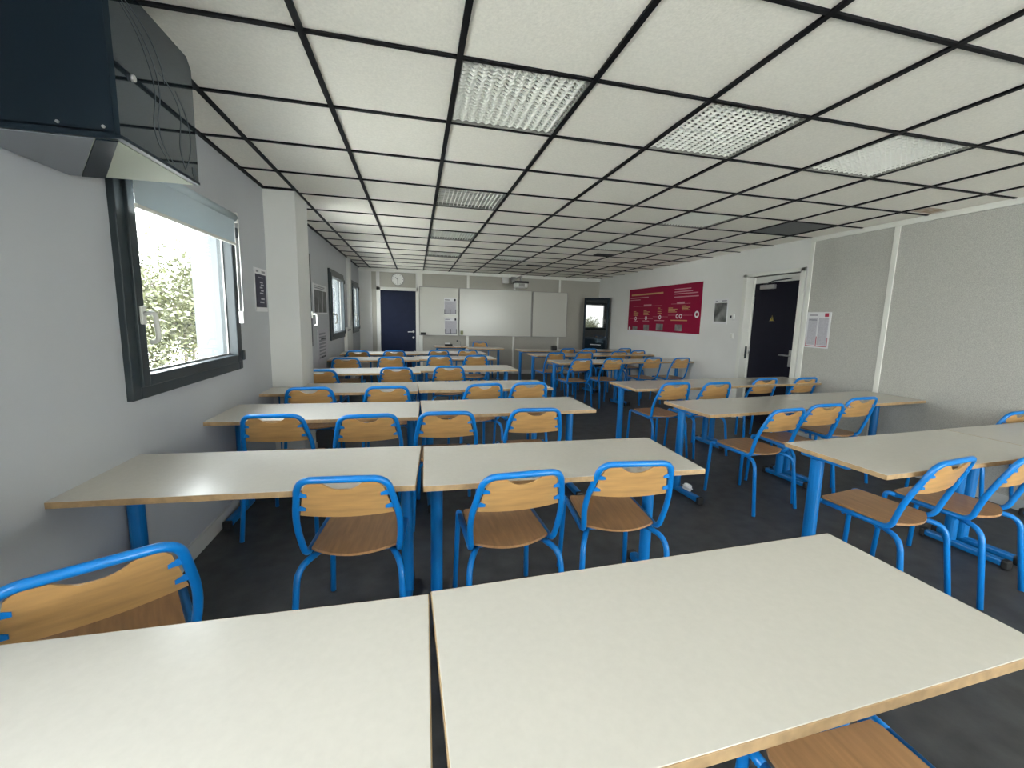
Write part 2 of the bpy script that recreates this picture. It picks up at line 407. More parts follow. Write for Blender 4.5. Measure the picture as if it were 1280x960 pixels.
# ------------------------------------------------------------------ furniture: chair
def make_chair():
    t = thing('school_chair', '', 'chair', group='blue tube school chairs with wooden seats')
    r = .0135
    J = lambda s: Vector((s * .188, -.150, .437))
    # back loop with the two seat rails (one bent tube)
    def half(s): return [(s * .186, .170, .440), (s * .188, -.158, .435), (s * .207, -.206, .600), (s * .163, -.292, .819)]
    a = half(-1); c = half(1)
    pts = [a[0], a[1], a[2], a[3], c[3], c[2], c[1], c[0]]
    p = fillet(pts, [.05, .10, .062, .062, .10, .05], 7)
    q = []
    for v in p:                               # top bar bows back a little
        if v.z > .80: v = v + Vector((0, -.012 * max(0, 1 - (v.x / .163) ** 2), 0))
        q.append(v)
    MB().tube(q, r, 12).build('frame', 'blue', t)
    def leg(pts, rr):
        e = MB().tube(fillet(pts, rr, 6), r, 12).build('leg', 'blue', t)
    for s in (-1, 1):
        leg([(s * .186, .168, .440), (s * .187, .222, .440), (s * .200, .238, .004)], .045)
        leg([(s * .150, -.095, .420), (s * .205, -.215, .412), (s * .222, -.262, .004)], .075)
    MB().tube([(-.186, .06, .425), (.186, .06, .425)], .010, 8).tube([(-.188, -.10, .421), (.188, -.10, .421)], .010, 8).build('crossbar', 'blue', t)
    # seat panel: straight front, curved rear edge, slight dish
    out = []
    for k in range(13):
        th = k / 12; x = -.173 + .346 * th
        out.append((x, -.135 - .062 * (1 - ((x) / .173) ** 2)))
    out += [(.171, .10), (.168, .175), (.158, .192), (-.158, .192), (-.168, .175), (-.171, .10)]
    bm = bmesh.new()
    for zz in (0, 1): pass
    m = MB()
    m.prism([(x, y, .447 + .010 * max(0, (y - .05)) - .03 * max(0, -.12 - y)) for x, y in out], (0, 0, .011))
    bm.free()
    m.build('seat', 'seat', t)
    # back panel in the plane of the loop, scooped top edge, bowed
    z0, z1 = .645, .803
    N = 24; rows = []
    m = MB()
    def by(x, z): return -.210 - (z - .600) * .393 - .020 * (1 - (x / .19) ** 2) + .010
    top = []; bot = []
    for k in range(N + 1):
        u = -1 + 2 * k / N
        xt = u * .147; xb = u * .181
        sc = .030 * max(0.0, 1 - (abs(xt) / .072) ** 2.4) if abs(xt) < .072 else 0.0
        cr = .022 * max(0, (abs(u) - .80) / .20) ** 2
        top.append((xt, z1 - sc - cr)); bot.append((xb, z0 - .006 * (1 - u * u)))
    V = []
    for k in range(N + 1):
        colv = []
        for q in range(5):
            w = q / 4
            x = bot[k][0] * (1 - w) + top[k][0] * w; z = bot[k][1] * (1 - w) + top[k][1] * w
            y = by(x, z)
            colv.append((m.bm.verts.new((x, y - .0045, z)), m.bm.verts.new((x, y + .0045, z))))
        V.append(colv)
    for k in range(N):
        for q in range(4):
            for d in (0, 1): m.bm.faces.new([V[k][q][d], V[k + 1][q][d], V[k + 1][q + 1][d], V[k][q + 1][d]])
        m.bm.faces.new([V[k][0][0], V[k + 1][0][0], V[k + 1][0][1], V[k][0][1]]); m.bm.faces.new([V[k][4][0], V[k + 1][4][0], V[k + 1][4][1], V[k][4][1]])
    for q in range(4):
        for k in (0, N): m.bm.faces.new([V[k][q][0], V[k][q + 1][0], V[k][q + 1][1], V[k][q][1]])
    m.build('backrest', 'back', t)
    for s in (-1, 1):
        for z in (.685, .750):
            w = (z - .600) / .219; xt = s * (.207 - .044 * w); yt = -.206 - .086 * w
            yb = by(s * .15, z)
            m = MB(); m.prism([(xt, yt, z + .016), (xt, yt, z - .012), (xt - s * .040, yb - .007, z - .010), (xt - s * .040, yb - .007, z + .001)], (0, -.004, 0))
            m.build('bracket', 'blue', t)
    return t
ORD = {1: 'first', 2: 'second', 3: 'third', 4: 'fourth', 5: 'fifth', 6: 'sixth', 7: 'seventh'}
proto = make_chair(); used = []
def chair(x, y, rz, label):
    # x, y: plan position of the top bar centre
    a = R(rz); loc = (x - math.sin(a) * .235, y + math.cos(a) * .235, 0)
    if not used:
        proto.location = loc; proto.rotation_euler = (0, 0, a); proto['label'] = label; used.append(1); return proto
    return dup(proto, loc, rz, label)
WS = 'window side'; DS = 'door side'
C = [
 (-.385, -.665, 30, 'turned blue wooden chair against the window wall, cut off by the empty foreground tabletop'),
 (.145, -.19, -5, 'blue wooden chair just beside the table gap, first upright chair seen beyond the foreground tables'),
 (.836, -.262, 3, 'blue wooden chair with a small white sticker on its backrest'),
 (1.372, -.228, -6, 'blue wooden chair at the aisle end, next to the one with the white sticker'),
]
for x, y, rz, lb in C:
    c = chair(x, y, rz, lb)
    if 'sticker on' in lb:
        m = MB(); m.prism([(.085, -.2775, .752), (.122, -.2745, .752), (.120, -.2815, .770), (.085, -.2845, .770)], (0, -.0015, 0)); s = m.build('sticker', 'paper', c)
rows = [
 ('fifth', WS, [(-.41, .974, -4), (.14, .90, 4), (.631, .914, -2), (1.244, .936, -2)]),
 ('fourth', WS, [(-.432, 1.955, 3), (.19, 1.955, 3), (1.05, 2.02, 12), (1.50, 2.06, 6)]),
 ('third', WS, [(-.593, 3.116, -3), (.211, 3.30, -2), (.837, 3.40, -2)]),
 ('second', WS, [(-.52, 4.425, 0), (.078, 4.606, 1), (.797, 4.80, 1), (1.372, 4.86, 6)]),
 ('first', WS, [(-.512, 5.60, 3), (.073, 5.69, 3), (.836, 5.86, 4), (1.375, 5.98, 4)]),
 ('fifth', DS, [(3.115, .63, 7), (3.614, .74, 2), (4.26, .95, 4), (4.88, .27 + .74, 5)]),
 ('fourth', DS, [(3.02, 1.87, 5), (3.50, 1.85, 5), (4.33, 2.08, 6), (4.93, 2.10, 6)]),
 ('third', DS, [(2.964, 4.23, 8), (3.55, 4.33, 8), (4.36, 4.48, 8), (4.90, 4.46, 8)]),
 ('second', DS, [(2.933, 5.40, 10), (3.55, 5.53, 9), (4.38, 5.75, 8), (4.93, 5.98, 9)]),
 ('first', DS, [(3.54, 6.42, 14), (4.03, 6.42, 5), (4.95, 6.60, 9)]),
]
# the back row of the door-side block has its chairs between its own tables and the camera
side_end = {WS: 'windows', DS: 'aisle'}
for rn, side, lst in rows:
    for k, (x, y, rz) in enumerate(lst):
        if side == DS and rn == 'fifth' and k == 3: continue
        chair(x - .02, y - (.06 if side == WS else .0), rz, 'blue tube chair, %s from the %s, %s row from the whiteboard, %s' % (ORD[k + 1], side_end[side], rn, side))
chair(4.93, .31, 6, 'blue tube chair whose top shows behind the cut-off table near the grey wall')
chair(2.93, -.455, 8, 'blue tube chair seen nearly side-on at the closest door-side table, whole seat visible')
chair(3.47, -.47, 8, 'blue tube chair at the closest door-side table, partly cut by the picture edge')
chair(1.37, -1.62, 0, 'wooden chair seat with blue rail tucked under the empty foreground tabletop')
chair(1.955, 8.30, 184, 'teacher blue chair with wooden back facing the class below the whiteboard')

# ------------------------------------------------------------------ tables
HT = .757
def make_table(w, d, name='school_table', topm='top'):
    t = thing(name, '', 'table', group='cream topped tables with blue legs')
    h = w / 2; e = d / 2
    top = MB().box(-h + .002, h - .002, -e + .002, e - .002, HT - .0225, HT, .0015).build('tabletop', topm, t)
    m = MB(); z0, z1 = HT - .0245, HT - .0012
    m.box(-h, h, -e, -e + .004, z0, z1, .001); m.box(-h, h, e - .004, e, z0, z1, .001); m.box(-h, -h + .004, -e, e, z0, z1, .001); m.box(h - .004, h, -e, e, z0, z1, .001)
    m.build('edge_band', 'edge', top)
    for s in (-1, 1):
        x = s * (h - .065); yc = .11
        m = MB()
        ring = [(x + .030 * math.cos(a), yc + .034 * math.sin(a), .04) for a in [2 * math.pi * k / 18 for k in range(18)]]
        m.prism(ring, (0, 0, HT - .0245 - .07)); m.box(x - .018, x + .018, -.06, .20, HT - .055, HT - .0245, .006)
        lg = m.build('leg', 'blued', t)
        m = MB(); m.box(x - .025, x + .025, -.155, .235, .012, .055, .012); m.build('foot', 'blued', lg)
        for c0, c1 in ((-.185, -.150), (.230, .262)): MB().box(x - .027, x + .027, c0, c1, .0, .058, .010).build('foot_cap', 'black', lg)
    m = MB(); m.box(-h + .09, h - .09, .095, .125, HT - .0745, HT - .0245, .004); m.build('rail', 'blued', t)
    return t
protos = {}
def table(x, y, rz, label, w=1.305, d=.53):
    k = (w, d)
    if k not in protos:
        protos[k] = make_table(w, d); o = protos[k]
        o.location = (x, y, 0); o.rotation_euler = (0, 0, R(rz)); o['label'] = label; return o
    return dup(protos[k], (x, y, 0), rz, label)
table(-.213, -1.145, -1.0, 'big empty cream table in the foreground, window half, cut by the picture edge', d=.51)
table(1.108, -1.128, 1.7, 'big empty cream table in the foreground, aisle half, showing its free corner', d=.51)
T = [
 (-.225, .092, -3.2, 'sixth', WS, 'window half'), (1.098, .024, -1.2, 'sixth', WS, 'aisle half'),
 (-.215, 1.25, -1.5, 'fifth', WS, 'window half'), (1.105, 1.275, 1.2, 'fifth', WS, 'aisle half'),
 (-.222, 2.22, .2, 'fourth', WS, 'window half'), (1.088, 2.275, 1.2, 'fourth', WS, 'aisle half'),
 (-.195, 3.46, 4, 'third', WS, 'window half'), (1.07, 3.69, 3, 'third', WS, 'aisle half'),
 (-.20, 4.90, 3, 'second', WS, 'window half'), (1.05, 5.09, 3, 'second', WS, 'aisle half'),
 (-.20, 5.93, 4, 'first', WS, 'window half'), (1.05, 6.11, 4, 'first', WS, 'aisle half'),
 (3.18, 1.06, 5, 'fifth', DS, 'aisle half'), (4.48, 1.20, 5, 'fifth', DS, 'wall half'),
 (3.20, 2.16, 4, 'fourth', DS, 'aisle half'), (4.50, 2.28, 4, 'fourth', DS, 'wall half'),
 (3.22, 4.52, 5, 'third', DS, 'aisle half'), (4.50, 4.66, 5, 'third', DS, 'wall half'),
 (3.21, 5.76, 5, 'second', DS, 'aisle half'), (4.49, 5.92, 5, 'second', DS, 'wall half'),
 (3.21, 6.78, 4, 'first', DS, 'aisle half'), (4.49, 6.90, 4, 'first', DS, 'wall half'),
]
for x, y, rz, rn, side, half in T:
    if rn == 'sixth': lb = 'cream table with wood edge, %s of the pair right beyond the foreground tables' % half
    else: lb = 'cream topped table, %s, %s row from the whiteboard, %s' % (half, rn, side)
    table(x, y, rz, lb)
table(3.245, -.17, 3.5, 'cream table close on the door side with two side-on chairs pulled out', w=1.42)
table(4.545, -.085, 3.5, 'cream table cut off by the picture edge, against the grey fabric wall', w=1.17)
table(1.20, 7.75, 1, 'small teacher table carrying papers and a device below the whiteboard', w=.74, d=.50)
table(1.92, 7.33, 0, 'small teacher table in front of the teacher chair, by the aisle', w=.78, d=.50)

# things on and near tables
def at_teacher():
    z = HT
    t = thing('document_camera', 'small pale desktop camera with bent arm standing on the teacher table', 'camera', (1.42, 7.76, z))
    MB().box(-.05, .05, -.06, .06, 0, .02, .005).build('base', 'alu', t)
    MB().tube(fillet([(0, .03, .02), (0, .03, .11), (-.08, .0, .13)], .03), .007, 8).build('arm', 'alu', t)
    MB().cyl((-.08, 0, .135), (-.08, 0, .105), .016).build('lens_head', 'frame', t)
    t = thing('black_device', 'small black projector-like box with white top lying on the teacher table', 'device', (1.14, 7.72, z))
    MB().box(-.085, .085, -.07, .07, 0, .05, .008).build('body', 'black', t); MB().box(-.08, .03, -.065, .065, .05, .068, .004).build('lid', 'white', t)
    tag(MB().box(1.26, 1.40, 7.56, 7.66, z, z + .014, .001).build('paper_stack', 'paper'), 'low stack of white papers beside the black device on the teacher table', 'papers')
at_teacher()
# crumpled paper on the foot of the fifth-row door-side table
m = MB(); bmesh.ops.create_icosphere(m.bm, subdivisions=3, radius=.028)
for v in m.bm.verts:
    v.co *= 1 + .35 * math.sin(v.co.x * 190 + v.co.y * 120) * math.cos(v.co.z * 160 + v.co.x * 60); v.co.y *= 1.5
o = m.build('crumpled_paper', 'paper'); o.location = (2.60, .99, .085)
tag(o, 'crumpled white paper lying on the blue table foot beside the aisle', 'paper')
# dark bag-like items on far tables
o = MB().box(-.06, .06, -.05, .05, 0, .10, .02).build('black_bag', 'black'); o.location = (3.33, 6.72, HT); tag(o, 'small black pouch standing on the frontmost door-side table', 'pouch')

# ------------------------------------------------------------------ wall things, left
def wallsheet(name, label, cat, x, y0, y1, z0, z1, side, m, extras, group=None, th=.0035):
    """flat printed sheet on a side wall; extras: (u0,u1,v0,v1,mat,name) with u along the sheet from the viewer's left, v from the bottom"""
    t = thing(name, label, cat, (x, (y0 + y1) / 2, (z0 + z1) / 2), 0, group)
    s = 1 if side == 'L' else -1                      # outward normal direction
    hw, hh = (y1 - y0) / 2, (z1 - z0) / 2
    a, c = sorted((0, s * th)); MB().box(a, c, -hw, hw, -hh, hh).build('sheet', m, t)
    for (u0, u1, v0, v1, mm, nm) in extras:
        if side == 'L': ya, yb = -hw + u0 * 2 * hw, -hw + u1 * 2 * hw
        else: ya, yb = hw - u1 * 2 * hw, hw - u0 * 2 * hw
        a, c = sorted((s * th, s * (th + .0012)))
        MB().box(a, c, ya, yb, -hh + v0 * 2 * hh, -hh + v1 * 2 * hh).build(nm, mm, t)
    return t
def lines(u0, u1, v0, v1, n, mm, nm='text_line', rag=.25):
    out = []
    rs = random.Random(int(u0 * 1000 + v0 * 777))
    for k in range(n):
        v = v1 - (k + .5) * (v1 - v0) / n; hgt = (v1 - v0) / n * .28
        out.append((u0, u1 - (u1 - u0) * rag * rs.random(), v - hgt, v + hgt, mm, nm))
    return out
wallsheet('poster', 'small dark navy poster with white print on the window wall just before the pillar', 'poster', XL, 1.985, 2.265, 1.44, 1.80, 'L', 'paper',
          [(.06, .94, .10, .86, 'printnavy', 'printed_area'), (.3, .7, .78, .80, 'lilac', 'text_line'), (.15, .35, .90, .95, 'grey', 'heading'), (.6, .9, .90, .95, 'grey', 'heading')], None)
for u0, u1, v in ((.42, .66, .66), (.48, .72, .60), (.40, .62, .54), (.46, .70, .47), (.38, .66, .41), (.45, .74, .28), (.36, .70, .20)):
    p = bpy.data.objects['poster']; MB().box(.0046, .0056, -.14 + u0 * .28, -.14 + u1 * .28, -.18 + v * .36, -.18 + v * .36 + .012).build('text_line', 'lilac', p)
wallsheet('poster', 'white sheet with dark photographs on the window wall beyond the pillar, above the notice', 'poster', XL, 4.0, 4.86, 1.42, 1.82, 'L', 'paper',
          [(.06, .30, .06, .80, 'photo', 'photograph'), (.33, .62, .06, .80, 'photo', 'photograph'), (.65, .94, .06, .80, 'photo', 'photograph')] + lines(.1, .9, .84, .95, 2, 'grey'))
wallsheet('notice', 'tall grey notice with lines of print on the window wall under the photo sheet', 'notice', XL, 4.16, 4.80, .76, 1.22, 'L', 'lilac',
          lines(.12, .85, .1, .9, 8, 'grey') + [(.3, .8, .66, .71, 'ink', 'heading'), (.35, .75, .12, .17, 'ink', 'heading')])
t = thing('wall_heater', 'slim white panel heater on the window wall before the last window', 'heater', (XL, 6.5, .70))
MB().box(0, .06, -.21, .21, 0, .48, .008).build('body', 'white', t)
m = MB()
for k in range(8): m.box(.058, .063, -.18 + k * .05, -.15 + k * .05, .42, .45)
m.build('air_grille', 'grey', t)
# top-left black cabinet
def big_cabinet():
    x0, x1, y0, y1, z0, z1 = XL, -.43, -.32, .138, 1.94, 2.495
    t = thing('wall_cabinet', 'black glossy cabinet hung high on the window wall beside the blind', 'cabinet', (x0, (y0 + y1) / 2, z0))
    w, d, h = x1 - x0, (y1 - y0) / 2, z1 - z0
    ht = .455
    m = MB(); m.box(0, w - .012, -d, d, .012, ht, .004); m.box(0, w - .012, -d, -d + .010, -.001, .02); m.build('body', 'cab', t)
    m = MB(); m.prism([(w - .012, -d - .004, .006), (w - .012, d, .006), (w - .012, d, ht - .03), (w - .012, d - .03, ht + .004), (w - .012, -d - .004, ht + .004)], (.014, 0, 0)); f = m.build('front_glass', 'gloss', t)
    g = MB()
    xx = w + .0025
    for pts in ([(-.18, .40), (-.10, .36), (-.04, .27), (-.03, .20), (-.06, .12), (-.04, .06), (.02, .02)],
                [(-.20, .42), (-.10, .385), (-.02, .31), (.0, .22), (-.035, .13), (-.01, .06), (.06, .02)],
                [(.0, .30), (.08, .28), (.13, .22), (.11, .15), (.10, .09), (.13, .03)],
                [(.10, .29), (.17, .23), (.19, .15), (.17, .08), (.13, .03)],
                [(-.19, .43), (-.05, .40), (.02, .33), (.03, .28)]):
        P = [Vector((xx, a, b)) for a, b in pts]
        for _ in range(3):
            Q = [P[0]]
            for a, b in zip(P, P[1:]): Q += [a * .75 + b * .25, a * .25 + b * .75]
            Q.append(P[-1]); P = Q
        g.tube(P, .0012, 5)
    g.build('wiggly_line', 'wire', f)  # thin pale curves laid over the front glass
    m = MB(); m.cyl((w + .002, -.155, .205), (w + .010, -.155, .205), .010); m.build('key_lock', 'steel', f)
    m = MB(); m.box(.004, w - .02, -d + .012, d, .0, .013); m.build('underside_panel', 'under', t)
    m = MB(); m.prism([(.045, d - .002, -.001), (.120, d - .002, -.001), (w - .015, -d + .012, -.001), (w - .07, -d + .012, -.001)], (0, 0, -.004)); m.build('underside_dark_band', 'cab', t)  # added dark band imitating a ghosted streak, no real brace there
    m = MB(); m.prism([(.005, d - .002, -.0005), (.043, d - .002, -.0005), (w - .075, -d + .012, -.0005), (.005, -d + .012, -.0005)], (0, 0, -.003)); m.build('underside_plate', 'under2', t)
    m = MB(); m.box(w - .015, w + .006, -d - .004, d, .0, .010); m.build('bottom_rail', 'cab', t)
    m = MB()
    m = None
    for a in (w - .04, w - .15): MB().cyl((a, -d, .03), (a, -d - .004, .03), .0045).build('screw_head', 'steel', t)
    m = MB(); m.box(w + .0022, w + .004, d - .045, d - .022, .03, .055); m.prism([(w + .0022, d - .040, .030), (w + .0022, d - .027, .030), (w + .0022, d - .033, -.0 + .012)], (.002, 0, 0)); m.build('emblem', 'wire', f)
    m = MB(); m.box(.05, .12, -.05, .05, ht, h + .02); m.box(.0, .05, -.1, .1, .1, .4); m.build('wall_bracket', 'black', t)
big_cabinet()

# ------------------------------------------------------------------ wall things, front
YP = YF - .012
for (x0, x1, n, lb, hgt) in ((.50, 1.435, 0, 'narrow whiteboard beside the navy door carrying two printed sheets', 1.165), (1.455, 3.30, 1, 'long whiteboard in the middle of the front wall', 1.165), (3.325, 4.265, 2, 'plain narrow whiteboard nearest the black corner cabinet', 1.155)):
    z0 = .958
    t = thing('whiteboard', lb, 'whiteboard', (x0, YF - .022 if n != 1 else YF - .022, z0), 0, 'whiteboards on the front wall')
    w = x1 - x0
    MB().box(.008, w - .008, -.018, 0, .008, hgt - .008).build('writing_surface', 'wb', t)
    m = MB(); m.box(0, w, -.024, -.002, 0, .012); m.box(0, w, -.024, -.002, hgt - .012, hgt); m.box(0, .012, -.024, -.002, 0, hgt); m.box(w - .012, w, -.024, -.002, 0, hgt); m.build('frame', 'alu', t)
YW = YF - .022 - .018
def frontsheet(label, x0, x1, z0, z1):
    t = thing('printed_sheet', label, 'notice', ((x0 + x1) / 2, YW, (z0 + z1) / 2), 0, 'printed sheets on the whiteboard')
    w, h = (x1 - x0) / 2, (z1 - z0) / 2
    MB().box(-w, w, -.002, 0, -h, h).build('sheet', 'paper', t)
    MB().box(-w * .96, w * .96, -.003, -.002, -h * .93, h * .62).build('printed_area', 'lilac', t)
    MB().box(-w * .9, -w * .1, -.0035, -.002, h * .72, h * .82).build('heading', 'grey', t)
    MB().box(w * .62, w * .9, -.0035, -.002, h * .66, h * .92).build('emblem', 'ink', t)
    m = MB()
    for x in (-.92, .0, .92): m.box(x * w - .006, x * w + .006, -.004, -.002, -h * .9, -h * .35)
    m.box(-w * .92, w * .92, -.004, -.002, -h * .92, -h * .87); m.build('bracket_mark', 'ink', t)
frontsheet('upper of the two printed sheets stuck on the narrow whiteboard by the navy door', 1.09, 1.385, 1.47, 1.87)
frontsheet('lower of the two printed sheets stuck on the narrow whiteboard by the navy door', 1.10, 1.40, .99, 1.40)
tag(MB().box(.53, .65, YW - .035, YW, .97, 1.03, .004).build('eraser', 'black'), 'black eraser at the lower corner of the whiteboard beside the navy door', 'eraser')
tag(MB().box(1.49, 1.555, YW - .03, YW, .985, 1.085, .006).build('sponge', 'green'), 'dull green sponge at the lower corner of the long whiteboard', 'sponge')
t = thing('wall_clock', 'round white wall clock above the navy door', 'clock', (.01, YF - .012, 2.262))
MB().cyl((0, 0, 0), (0, -.035, 0), .148, 36).build('case', 'alu', t)
MB().cyl((0, -.035, 0), (0, -.037, 0), .132, 36).build('dial', 'clockf', t)
m = MB()
for k in range(12):
    a = k * math.pi / 6; u = Vector((math.sin(a), 0, math.cos(a))); m.tube([u * .105 + Vector((0, -.039, 0)), u * .123 + Vector((0, -.039, 0))], .004, 6)
m.build('hour_mark', 'ink', t)
m = MB(); a = R(-50); m.tube([(0, -.041, 0), (math.sin(a) * .07, -.041, math.cos(a) * .07)], .006, 6); m.build('hour_hand', 'ink', t)
m = MB(); a = R(180); m.tube([(0, -.043, 0), (math.sin(a) * .105, -.043, math.cos(a) * .105)], .005, 6); m.build('minute_hand', 'ink', t)
# projector on its wall arm
t = thing('projector', 'white projector on a wall arm above the long whiteboard', 'projector', (2.80, 7.72, 2.25))
bd = MB().box(-.15, .15, -.10, .12, -.125, .0, .03).build('body', 'white', t)
MB().box(-.165, .165, -.125, .13, -.02, .03, .012).build('top_cover', 'black', t)
MB().box(-.07, .07, -.112, -.10, -.10, -.03, .004).build('front_grille', 'alu', t)
m = MB(); m.box(-.03, .03, -.03, .80, .12, .15); m.cyl((0, .0, .02), (0, .0, .13), .025); m.box(-.06, .06, .78, .81, .02, .2); m.build('wall_arm', 'alu', t)
tag(MB().box(2.52, 2.68, YF - .11, YF - .02, 2.28, 2.43, .006).build('junction_box', 'white'), 'white box on the front wall beside the projector arm', 'box')

# corner cabinet, turned to face the room
def corner_cabinet():
    w, d, h = .66, .26, 1.98
    cx, cy = 4.855, 7.985
    t = thing('corner_cabinet', 'tall black glossy cabinet standing across the corner beyond the red poster', 'cabinet', (cx, cy, 0), -45)
    # local +y points into the corner, front faces -y
    m = MB(); a = w / 2
    m.prism([(-a, 0, .0), (a, 0, .0), (.06, .28, .0), (-.06, .28, .0)], (0, 0, h)); m.build('body', 'cab', t)
    m = MB(); m.box(-a, -a + .05, -.02, 0, .06, h); m.box(a - .05, a, -.02, 0, .06, h); m.box(-a, a, -.02, 0, h - .06, h); m.box(-a, a, -.02, 0, .06, .12); m.box(-a, a, -.02, 0, .95, 1.0)
    f = m.build('door_frame', 'cab', t)
    MB().box(-a + .05, a - .05, -.012, -.004, 1.0, h - .06).build('glass_panel', 'dglass', t)
    MB().box(-a + .05, a - .05, -.012, -.004, .12, .95).build('lower_panel', 'gloss', t)
    MB().box(-.12, .16, -.035, -.012, .80, .815, .003).build('handle', 'steel', t)
corner_cabinet()

# ------------------------------------------------------------------ wall things, right
def P(y, z, Y0=4.375, Y1=6.885, Z0=1.235, Z1=2.13): return ((Y1 - y) / (Y1 - Y0), (z - Z0) / (Z1 - Z0))
ex = []
def bar(ya, yb, zc, hgt, mm, nm):
    u0, v = P(ya, zc); u1, _ = P(yb, zc); ex.append((u0, u1, v - hgt, v + hgt, mm, nm))
bar(6.78, 5.54, 2.00, .018, 'gold', 'title_line')
bar(6.82, 6.07, 1.935, .010, 'pink', 'text_line'); bar(6.82, 6.39, 1.89, .008, 'pink', 'text_line')
for (yb, z) in ((4.68, 2.04), (4.63, 1.992), (4.48, 1.955), (4.46, 1.897)): bar(5.17, yb, z, .010, 'pink', 'text_line')
bar(6.24, 5.94, 1.765, .022, 'pink', 'caption_box'); bar(5.07, 4.84, 1.787, .022, 'pink', 'caption_box')
bar(6.68, 5.56, 1.752, .003, 'pink', 'rule_line'); bar(5.25, 4.67, 1.772, .003, 'pink', 'rule_line')
for (ya, yb, z0, z1) in ((6.65, 6.42, 1.545, 1.65), (6.23, 5.97, 1.56, 1.67), (5.70, 5.51, 1.58, 1.72), (5.33, 5.01, 1.61, 1.71), (4.91, 4.645, 1.645, 1.74)):
    for k in range(4):
        z = z1 - (k + .5) * (z1 - z0) / 4; f = [.45, .9, .7, .85][k]
        bar(ya, ya + (yb - ya) * f, z, .008, 'gold', 'text_line')
for (ya, yb, z) in ((6.79, 5.86, 1.487), (5.86, 5.33, 1.53), (5.33, 4.59, 1.562)): bar(ya, yb, z, .003, 'pink', 'rule_line')
bar(5.23, 4.73, 1.466, .010, 'gold', 'text_line')
for (ya, yb, z) in ((6.63, 6.45, 1.43), (6.25, 6.0, 1.44), (5.8, 5.45, 1.455)): bar(ya, yb, z, .008, 'pink', 'text_line')
for (ya, yb, z0, z1) in ((6.66, 6.46, 1.24, 1.31), (6.2, 5.99, 1.25, 1.36), (5.72, 5.48, 1.26, 1.39), (5.08, 4.87, 1.27, 1.39)):
    u0, v0 = P(ya, z0); u1, v1 = P(yb, z1); ex.append((u0, u1, v0, v1, 'photo2', 'photograph'))
rp = wallsheet('red_poster', 'large crimson poster with gold and pink print on the white wall', 'poster', XR, 4.375, 6.885, 1.235, 2.13, 'R', 'red', ex, None, .006)
def disc(par, y, z, r, mm, nm, ring=0):
    c = par.location; m = MB()
    m.cyl((-.0062, y - c.y, z - c.z), (-.0078, y - c.y, z - c.z), r, 24); d = m.build(nm, mm, par)
    if ring: m = MB(); m.cyl((-.0078, y - c.y, z - c.z), (-.0086, y - c.y, z - c.z), r * ring, 20); m.build('disc_centre', 'red', d)
for y, z in ((6.551, 1.487), (6.123, 1.50), (5.605, 1.521), (5.033, 1.543), (4.93, 1.543)): disc(rp, y, z, .042, 'paper', 'number_disc', .55)
disc(rp, 4.475, 1.576, .060, 'paper', 'round_logo', .5); disc(rp, 6.80, 1.268, .035, 'paper', 'round_logo')
MB().box(-.004, 0, 4.42 - rp.location.y, 6.885 - rp.location.y, 1.13 - rp.location.z, 1.236 - rp.location.z).build('lower_margin', 'paper', rp)
wallsheet('poster', 'small black and white photo poster on the white wall between red poster and open door', 'poster', XR, 3.745, 4.06, 1.42, 1.82, 'R', 'paper',
          [(.06, .94, .10, .84, 'photo2', 'photograph'), (.55, .9, .90, .94, 'grey', 'heading'), (.1, .25, .90, .93, 'grey', 'heading')])
wallsheet('notice', 'white notice sheet with two columns and red brackets on the narrow grey fabric panel', 'notice', XR - .012, 2.035, 2.345, 1.17, 1.60, 'R', 'paper',
          [(.74, .90, .87, .97, 'crimson', 'emblem'), (.10, .45, .90, .93, 'grey', 'heading'), (.08, .46, .08, .84, 'lilac', 'text_column'), (.52, .92, .08, .84, 'lilac', 'text_column'),
           (.04, .95, .035, .055, 'crimson', 'bracket_line'), (.04, .06, .04, .30, 'crimson', 'bracket_line'), (.47, .50, .04, .32, 'crimson', 'bracket_line'), (.93, .95, .04, .30, 'crimson', 'bracket_line')] + [(.1, .44, .77, .79, 'ink', 'text_line')])
t = thing('thermostat', 'small white thermostat with dark display beside the photo poster', 'thermostat', (XR, 3.625, 1.535))
MB().box(-.022, 0, -.045, .045, -.045, .045, .005).build('body', 'white', t); MB().box(-.024, -.02, .0, .03, -.02, .022).build('display', 'ink', t)
t = thing('light_switch', 'white light switch under the thermostat by the open door', 'switch', (XR, 3.60, 1.245))
MB().box(-.012, 0, -.04, .04, -.04, .04, .004).build('plate', 'white', t); MB().box(-.018, -.010, -.016, .016, -.028, .028, .003).build('rocker', 'handle', t)

